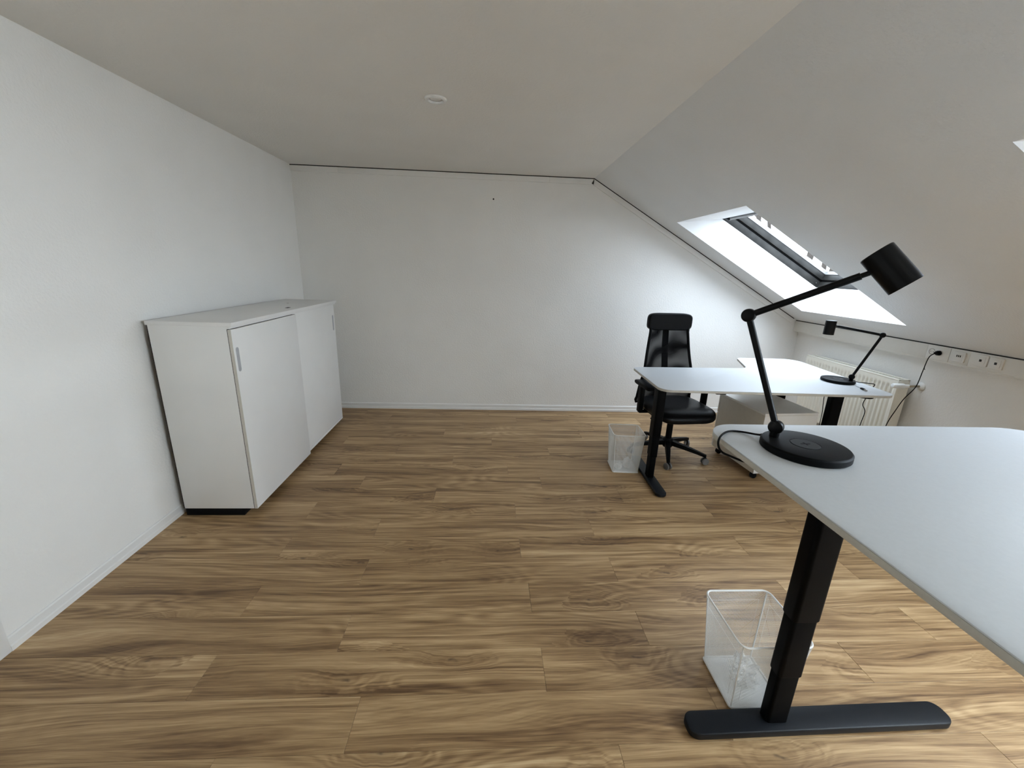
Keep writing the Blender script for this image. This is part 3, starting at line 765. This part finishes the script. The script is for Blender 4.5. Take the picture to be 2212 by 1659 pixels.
def crumple(name, label, cat, loc, size, mat, seed, sub=3, amp=0.35, flat=0.7):
    rnd = random.Random(seed); b = bmesh.new()
    bmesh.ops.create_icosphere(b, subdivisions=sub, radius=1.0)
    ridges = [(Vector((rnd.gauss(0, 1), rnd.gauss(0, 1), rnd.gauss(0, 1))).normalized(), rnd.uniform(0.2, 0.9)) for _ in range(26)]
    for v in b.verts:
        d = v.co.normalized(); r = 1.0
        for n, c in ridges: r -= amp * max(0, 0.16 - abs(d.dot(n) - c)) * 1.9
        r *= 1 + rnd.uniform(-0.08, 0.08)
        v.co = Vector((d.x * r * size[0], d.y * r * size[1], d.z * r * size[2]))
    zmin = min(v.co.z for v in b.verts)
    for v in b.verts: v.co.z = max(0, (v.co.z - zmin * flat))
    m = MB(); m._add(b)
    o = m.build(name, mat, smooth=True, angle=18); o.location = loc
    return tag(o, label, cat)
basket('white wire-mesh wastebasket behind the foreground desk leg', 2.905, -3.185, math.radians(-0.5), 0.205, 0.262, 0.315, 'white mesh wastebaskets')
basket('white wire-mesh wastebasket on the floor left of the far desk leg', 3.000, -1.372, math.radians(-4), 0.200, 0.245, 0.325, 'white mesh wastebaskets')
crumple('plastic_wrap', 'crumpled clear plastic wrap in the wastebasket behind the foreground desk leg', 'plastic wrap', (2.905, -3.175, 0.0065), (0.068, 0.072, 0.075), 'clear_film', 3, 4, 0.6)
crumple('crumpled_paper', 'small crumpled white paper ball in the left of the far wastebasket', 'paper', (2.955, -1.395, 0.0065), (0.037, 0.044, 0.042), 'paper_white', 5)
crumple('crumpled_paper', 'larger crumpled white paper in the right of the far wastebasket', 'paper', (3.03, -1.392, 0.0065), (0.042, 0.050, 0.064), 'paper_white', 8, 3, 0.5)

# ================================================================== DESK LAMPS
def lamp(label, cx, cy, h, az, piv, elb, hj, ht, hb, cord, group):
    t = thing('desk_lamp', label, 'desk lamp', (cx, cy, h), 0, group)
    d = Vector((math.cos(math.radians(az)), math.sin(math.radians(az)), 0)); s = Vector((-d.y, d.x, 0))
    P0 = d * -0.075                                     # the arm stands near the rim of the base
    def pt(u, z): return P0 + d * u + Vector((0, 0, 0.05 + z))
    BR = 0.107
    MB().lathe([(0, 0), (BR - 0.004, 0), (BR, 0.003), (BR, 0.017), (BR - 0.003, 0.0205), (BR - 0.006, 0.0215), (0.037, 0.0215), (0.0368, 0.0205), (0.0355, 0.0205), (0.0353, 0.0216), (0, 0.0216)], 72).build('base', 'plastic_black', t)
    Mp = Matrix.Translation((0, 0, 0.0216)) @ Matrix.Rotation(math.radians(az + 45), 4, 'Z')
    pd = MB().lathe([(0, 0.0), (0.0345, 0.0), (0.0350, -0.0006)], 48, M=Matrix.Translation((0, 0, 0.0221))).build('charging_pad', 'pad_grey', t)
    MB().box(-0.013, 0.013, -0.0016, 0.0016, 0.0, 0.0010, M=Mp).box(-0.0018, 0.0018, -0.009, -0.003, 0.0, 0.0010, M=Mp).box(-0.0018, 0.0018, 0.003, 0.009, 0.0, 0.0010, M=Mp).build('charging_mark', 'rubber_black', pd, smooth=False)
    MB().cyl(pt(0, -0.03), pt(0, 0.0), 0.0125, 0.0125, 20).build('stem', 'lamp_black', t)
    j = MB().cyl(pt(0, 0) - s * 0.0125, pt(0, 0) + s * 0.0125, 0.0195, seg=36, bev=0.006).build('hinge', 'lamp_black', t)
    E = pt(*elb); Hj = pt(*hj)
    MB().cyl(pt(0, 0), E, 0.0088, seg=18).build('lower_arm', 'lamp_black', t)
    MB().cyl(E - s * 0.0125, E + s * 0.0125, 0.0185, seg=36, bev=0.006).build('elbow', 'lamp_black', t)
    a = (Hj - E).normalized()
    MB().cyl(E, Hj - a * 0.012, 0.0088, seg=18).cyl(Hj - a * 0.016, Hj + a * 0.012, 0.0062, seg=14).build('upper_arm', 'lamp_black', t)
    T, B = pt(*ht), pt(*hb); ax = (B - T); Ln = ax.length
    M = Matrix.Translation(T) @ ax.to_track_quat('Z', 'Y').to_matrix().to_4x4()
    R_ = 0.0345
    sh = MB().lathe([(0, 0), (R_ - 0.002, 0), (R_, 0.002), (R_, Ln), (R_ - 0.002, Ln), (R_ - 0.002, Ln - 0.02), (0, Ln - 0.02)], 48, M=M).build('lamp_head', 'lamp_black', t)
    MB().lathe([(0, Ln - 0.015), (R_ - 0.003, Ln - 0.016), (R_ - 0.003, Ln - 0.019)], 40, M=M).build('diffuser', 'lens_white', sh)
    cp = [Vector(c) - Vector((cx, cy, h)) for c in cord]
    MB().tube(cp, 0.0030, 8, 8).cyl(cp[0] + (cp[0] * -0.06), cp[0] + (cp[1] - cp[0]) * 0.2, 0.0048, seg=10).build('cord', 'rubber_black', t)
    return t
lamp('black jointed desk lamp, head raised, on the foreground desk', 2.760, -3.381, NH, -45, None, (-0.121, 0.302), (0.113, 0.423), (0.119, 0.472), (0.186, 0.399),
     [(2.694, -3.297, 1.092), (2.684, -3.282, 1.088), (2.658, -3.252, 1.0835), (2.622, -3.250, 1.0835), (2.575, -3.290, 1.085), (2.557, -3.312, 1.070), (2.562, -3.326, 1.052), (2.581, -3.347, 1.046), (2.612, -3.379, 1.043), (2.68, -3.42, 1.046), (2.78, -3.45, 1.046)], 'black desk lamps')
lamp('black jointed desk lamp, head lowered, on the far desk by radiator', 4.507, -1.530, FH, 135, None, (-0.105, 0.322), (0.163, 0.356), (0.197, 0.3915), (0.198, 0.288),
     [(4.606, -1.565, 0.812), (4.64, -1.572, 0.806), (4.682, -1.575, 0.8035), (4.700, -1.590, 0.8035), (4.735, -1.60, 0.800), (4.750, -1.58, 0.77), (4.755, -1.545, 0.68), (4.758, -1.53, 0.62), (4.765, -1.555, 0.57), (4.762, -1.55, 0.46), (4.80, -1.50, 0.20), (4.86, -1.42, 0.02), (4.90, -1.30, 0.006)], 'black desk lamps')

# short charging lead lying beside the far lamp
m = MB().tube([(4.548, -1.637, 0.8032), (4.535, -1.665, 0.8025), (4.525, -1.70, 0.8025), (4.512, -1.73, 0.8028)], 0.0018, 6, 5)
ld_ = m.build('charging_lead', 'handle_grey'); tag(ld_, 'short charging lead with black plug lying before the far lamp', 'cable')
MB().box(-0.008, 0.008, -0.022, 0.022, 0.0, 0.011, 0.003, M=Matrix.Translation((4.503, -1.752, 0.8005)) @ Matrix.Rotation(math.radians(-18), 4, 'Z')).build('plug', 'rubber_black', ld_)
MB().box(-0.006, 0.006, -0.013, 0.013, 0.002, 0.008, 0.001, M=Matrix.Translation((4.493, -1.785, 0.8005)) @ Matrix.Rotation(math.radians(-18), 4, 'Z')).build('plug_tip', 'socket_grey', ld_)

# ================================================================== RADIATOR
RX, RB, RY0, RY1, RZ0, RZ1 = 5.17, 5.27, -1.366, -0.376, 0.16, 0.78
ra = thing('panel_radiator', 'cream white ribbed panel radiator on the knee wall', 'radiator', ((RX + RB) / 2, (RY0 + RY1) / 2, 0))
ox, oy = (RX + RB) / 2, (RY0 + RY1) / 2
def ribs(x, sign):
    N = 25; pitch = (RY1 - RY0 - 0.04) / N; ny, nz = N * 8, 44
    def f(u, v):
        y = RY0 + (RY1 - RY0) * u; z = RZ0 + (RZ1 - 0.012 - RZ0) * v
        t = (y - RY0 - 0.02) / pitch; fr = t - math.floor(t) - 0.5
        dep = 0.0
        if 0 <= t <= N:
            wz = min(1, max(0, (RZ1 - 0.050 - z) / 0.02), max(0, (z - RZ0 - 0.035) / 0.02))
            dep = 0.009 * wz * max(0.0, min(1.0, (0.30 - abs(fr)) / 0.10))
        return Vector((x + sign * dep - ox, y - oy, z))
    return MB().grid(f, ny, nz)
pn = ribs(RX, 1).build('front_panel', 'radiator_white', ra, angle=60)
ribs(RB - 0.02, -1).build('rear_panel', 'radiator_white', ra, angle=60)
m = MB().box(RX - ox, RB - ox, RY0 - oy, RY0 + 0.004 - oy, RZ0 + 0.02, RZ1, 0.002).build('side_cover', 'radiator_white', ra)
MB().box(RX - ox, RB - ox, RY1 - 0.004 - oy, RY1 - oy, RZ0 + 0.02, RZ1, 0.002).build('side_cover', 'radiator_white', ra)
m = MB().box(RX - ox, RX + 0.02 - ox, RY0 - oy, RY1 - oy, RZ1 - 0.012, RZ1, 0.003).box(RB - 0.02 - ox, RB - ox, RY0 - oy, RY1 - oy, RZ1 - 0.012, RZ1, 0.003)
for i in range(34):
    y = RY0 + 0.02 + i * (RY1 - RY0 - 0.04) / 33
    m.box(RX + 0.015 - ox, RB - 0.015 - ox, y - 0.006 - oy, y + 0.006 - oy, RZ1 - 0.009, RZ1 - 0.003)
m.build('top_grille', 'radiator_white', ra)
MB().tube([(RX + 0.05 - ox, RY0 - oy, 0.735), (RX + 0.05 - ox, RY0 - 0.035 - oy, 0.735), (RX + 0.055 - ox, RY0 - 0.05 - oy, 0.74), (RX + 0.09 - ox, RY0 - 0.052 - oy, 0.743), (XW - 0.003 - ox, RY0 - 0.054 - oy, 0.744)], 0.009, 10).build('pipe', 'brass_dull', ra)
v = MB().cyl((RX + 0.05 - ox, RY0 - 0.04 - oy, 0.738), (RX + 0.005 - ox, RY0 - 0.04 - oy, 0.738), 0.014, seg=20).cyl((RX + 0.010 - ox, RY0 - 0.04 - oy, 0.738), (RX - 0.075 - ox, RY0 - 0.03 - oy, 0.738), 0.021, 0.018, seg=26, bev=0.004)
v.build('thermostat_valve', 'film_white', ra)
MB().lathe([(0.0, 0), (0.032, 0), (0.030, 0.008), (0.014, 0.018), (0.0, 0.018)], 28, M=Matrix.Translation((XW - 0.001 - ox, RY0 - 0.054 - oy, 0.744)) @ Matrix.Rotation(-PI / 2, 4, 'Y')).build('pipe_rosette', 'film_white', ra)
for y in (RY0 + 0.15, RY1 - 0.15): MB().box(RB - ox, XW - 0.001 - ox, y - 0.02 - oy, y + 0.02 - oy, 0.35, 0.65).build('wall_bracket', 'radiator_white', ra, smooth=False)
for y in (RY0 + 0.1, RY1 - 0.1): MB().box(RX + 0.02 - ox, RB - 0.02 - ox, y - 0.01 - oy, y + 0.01 - oy, 0.0, RZ0 + 0.03, 0.002).build('support_leg', 'radiator_white', ra)

# ================================================================== CABLE DUCT on the knee wall
DX = 5.25
du_end = FILL_DOR_Y[1] + 0.12
cd = thing('cable_duct', 'long white cable duct with sockets under the slope', 'cable duct', (DX, -1.5, 0.968))
prof = [(DX, 0.968), (XW, 0.968), (XW, slope_z(XW) - 0.022), (DX, slope_z(DX) - 0.012)]
MY = Matrix(((1, 0, 0, -DX), (0, 0, 1, 1.5), (0, 1, 0, -0.968), (0, 0, 0, 1)))
MB().prism(prof, du_end, -0.0005, M=MY).build('duct_body', 'duct_white', cd, smooth=False)
MB().prism([(DX + 0.008, slope_z(DX) - 0.014), (XW - 0.002, slope_z(XW) - 0.024), (XW - 0.002, slope_z(XW)), (DX + 0.008, slope_z(DX + 0.008))], du_end, -0.0005, M=MY).build('duct_gap_shade', 'gap_dark', cd, smooth=False)  # dark filler painted as the shade between duct and slope
def dbox(y0, y1, z0, z1, x0, x1, bev=0.001):
    return MB().box(x0 - DX, x1 - DX, y0 + 1.5, y1 + 1.5, z0 - 0.968, z1 - 0.968, bev)
lidz = (0.9795, 1.0795)
for a, b_ in ((-1.4355, -0.002), (-1.7255, -1.602), (-2.20, -1.727), (du_end, -2.2015)):
    dbox(a, b_, lidz[0], lidz[1], DX - 0.0025, DX + 0.002).build('lid', 'duct_white', cd)
sp = dbox(-1.5985, -1.4375, lidz[0], lidz[1], DX - 0.004, DX + 0.002).build('socket_plate', 'socket_white', cd)
for yc, zc in ((-1.476, 1.034), (-1.531, 1.032)):
    Mx = Matrix.Translation((DX - 0.004 - DX, yc + 1.5, zc - 0.968)) @ Matrix.Rotation(-PI / 2, 4, 'Y')
    MB().lathe([(0.0225, 0.0), (0.0225, 0.0012), (0.0195, 0.0012), (0.0192, -0.0005), (0.0, -0.0005)], 32, M=Mx).build('socket', 'socket_grey' if yc > -1.5 else 'socket_white', sp)
    MB().cyl((-0.0048, yc + 1.5 - 0.0095, zc - 0.968), (-0.0036, yc + 1.5 - 0.0095, zc - 0.968), 0.0025, seg=10).cyl((-0.0048, yc + 1.5 + 0.0095, zc - 0.968), (-0.0036, yc + 1.5 + 0.0095, zc - 0.968), 0.0025, seg=10).build('pin_hole', 'gap_dark', sp)
def outlet(yc, zc, w, hgt, kind):
    MYZ = Matrix(((0, 0, -1, 0), (1, 0, 0, yc + 1.5), (0, 1, 0, zc - 0.968), (0, 0, 0, 1)))
    rr = [(-w, -hgt, .007), (w, -hgt, .007), (w, hgt, .007), (-w, hgt, .007)]
    o = MB().prism(arc_poly(rr), 0.002, 0.012, 0.002, M=MYZ).build('outlet_frame', 'socket_white', cd)
    r2 = [(x * .66, y * .66, .004) for x, y, _ in rr]
    MB().prism(arc_poly(r2), 0.011, 0.0135, 0.0008, M=MYZ).build('outlet_insert', 'socket_white', o)
    m = MB()
    if kind == 'net': m.box(-0.0075, 0.0075, -0.008, 0.008, 0.0132, 0.0138, M=MYZ)
    else:
        for yy in (-0.011, 0.0, 0.011): m.box(yy - 0.0035, yy + 0.0035, 0.0, 0.014, 0.0132, 0.0138, M=MYZ)
    m.build('outlet_port', 'gap_dark', o, smooth=False)
outlet(-1.667, 1.031, 0.039, 0.037, 'usb')
outlet(-1.803, 1.036, 0.040, 0.0385, 'net')
outlet(-1.891, 1.034, 0.040, 0.0385, 'net')

# plug and mains cable hanging from the duct
pc = [(5.195, -1.545, 1.032), (5.185, -1.520, 0.996), (5.19, -1.503, 0.89), (5.20, -1.485, 0.781), (5.20, -1.468, 0.727), (5.19, -1.428, 0.639), (5.18, -1.402, 0.539), (5.155, -1.385, 0.40), (5.12, -1.39, 0.15), (5.05, -1.40, 0.02), (4.97, -1.42, 0.006), (4.93, -1.50, 0.006)]
o = thing('mains_cable', 'black mains cable plugged into the duct socket and hanging down', 'cable', (5.245, -1.531, 1.032))
lo = Vector((5.245, -1.531, 1.032))
MB().tube([Vector(p) - lo for p in pc], 0.0032, 8, 8).build('cord', 'rubber_black', o)
MB().cyl((0.0, 0, 0), (-0.022, 0, 0), 0.0185, 0.017, seg=24, bev=0.003).cyl((-0.020, 0, 0), Vector(pc[0]) - lo, 0.012, 0.006, seg=16).box(-0.026, -0.012, 0.004, 0.02, -0.007, 0.004, 0.003).build('plug', 'plastic_black', o)
MB().tube([(5.188 - lo.x, -1.508 - lo.y, 0.925 - lo.z), (5.186 - lo.x, -1.512 - lo.y, 0.905 - lo.z), (5.186 - lo.x, -1.519 - lo.y, 0.902 - lo.z)], 0.0022, 6, 4).build('cable_tie', 'rubber_black', o)
# thin cable behind the right column of the far desk
cc = MB().tube([(4.745, -1.19, 0.775), (4.727, -1.2, 0.60), (4.737, -1.2, 0.504), (4.747, -1.2, 0.412), (4.73, -1.22, 0.20), (4.70, -1.25, 0.02), (4.66, -1.30, 0.005)], 0.0028, 8, 8).build('desk_cable', 'rubber_black')
tag(cc, 'thin black cable hanging under the far desk beside its right leg', 'cable')

# ================================================================== OUTSIDE: bare tree seen through the roof window
rnd = random.Random(21)
tm = MB()
def branch(p, d, ln, r, depth):
    q = p + d * ln * 0.5 + Vector((rnd.uniform(-1, 1), rnd.uniform(-1, 1), rnd.uniform(-.4, .6))) * ln * 0.09
    e = p + d * ln
    tm.cyl(p, q, r, r * .85, 5, caps=False).cyl(q, e, r * .85, r * .65, 5, caps=False)
    if depth == 0: return
    for k in range(3 if depth > 1 else 2):
        nd_ = (d + Vector((rnd.uniform(-1, 1), rnd.uniform(-1, 1), rnd.uniform(-.25, .75))) * 0.75).normalized()
        branch(q.lerp(e, rnd.uniform(0.3, 1.0)), nd_, ln * rnd.uniform(0.6, 0.8), r * 0.55, depth - 1)
TP = Vector((8.0, 4.2, -4.6))
branch(TP, Vector((0, 0, 1)), 4.6, 0.15, 6)
tr = tm.build('bare_tree', 'bark_grey', angle=60)
for v in tr.data.vertices: v.co -= TP
tr.location = TP
tag(tr, 'bare leafless tree outside seen through the roof window', 'tree')
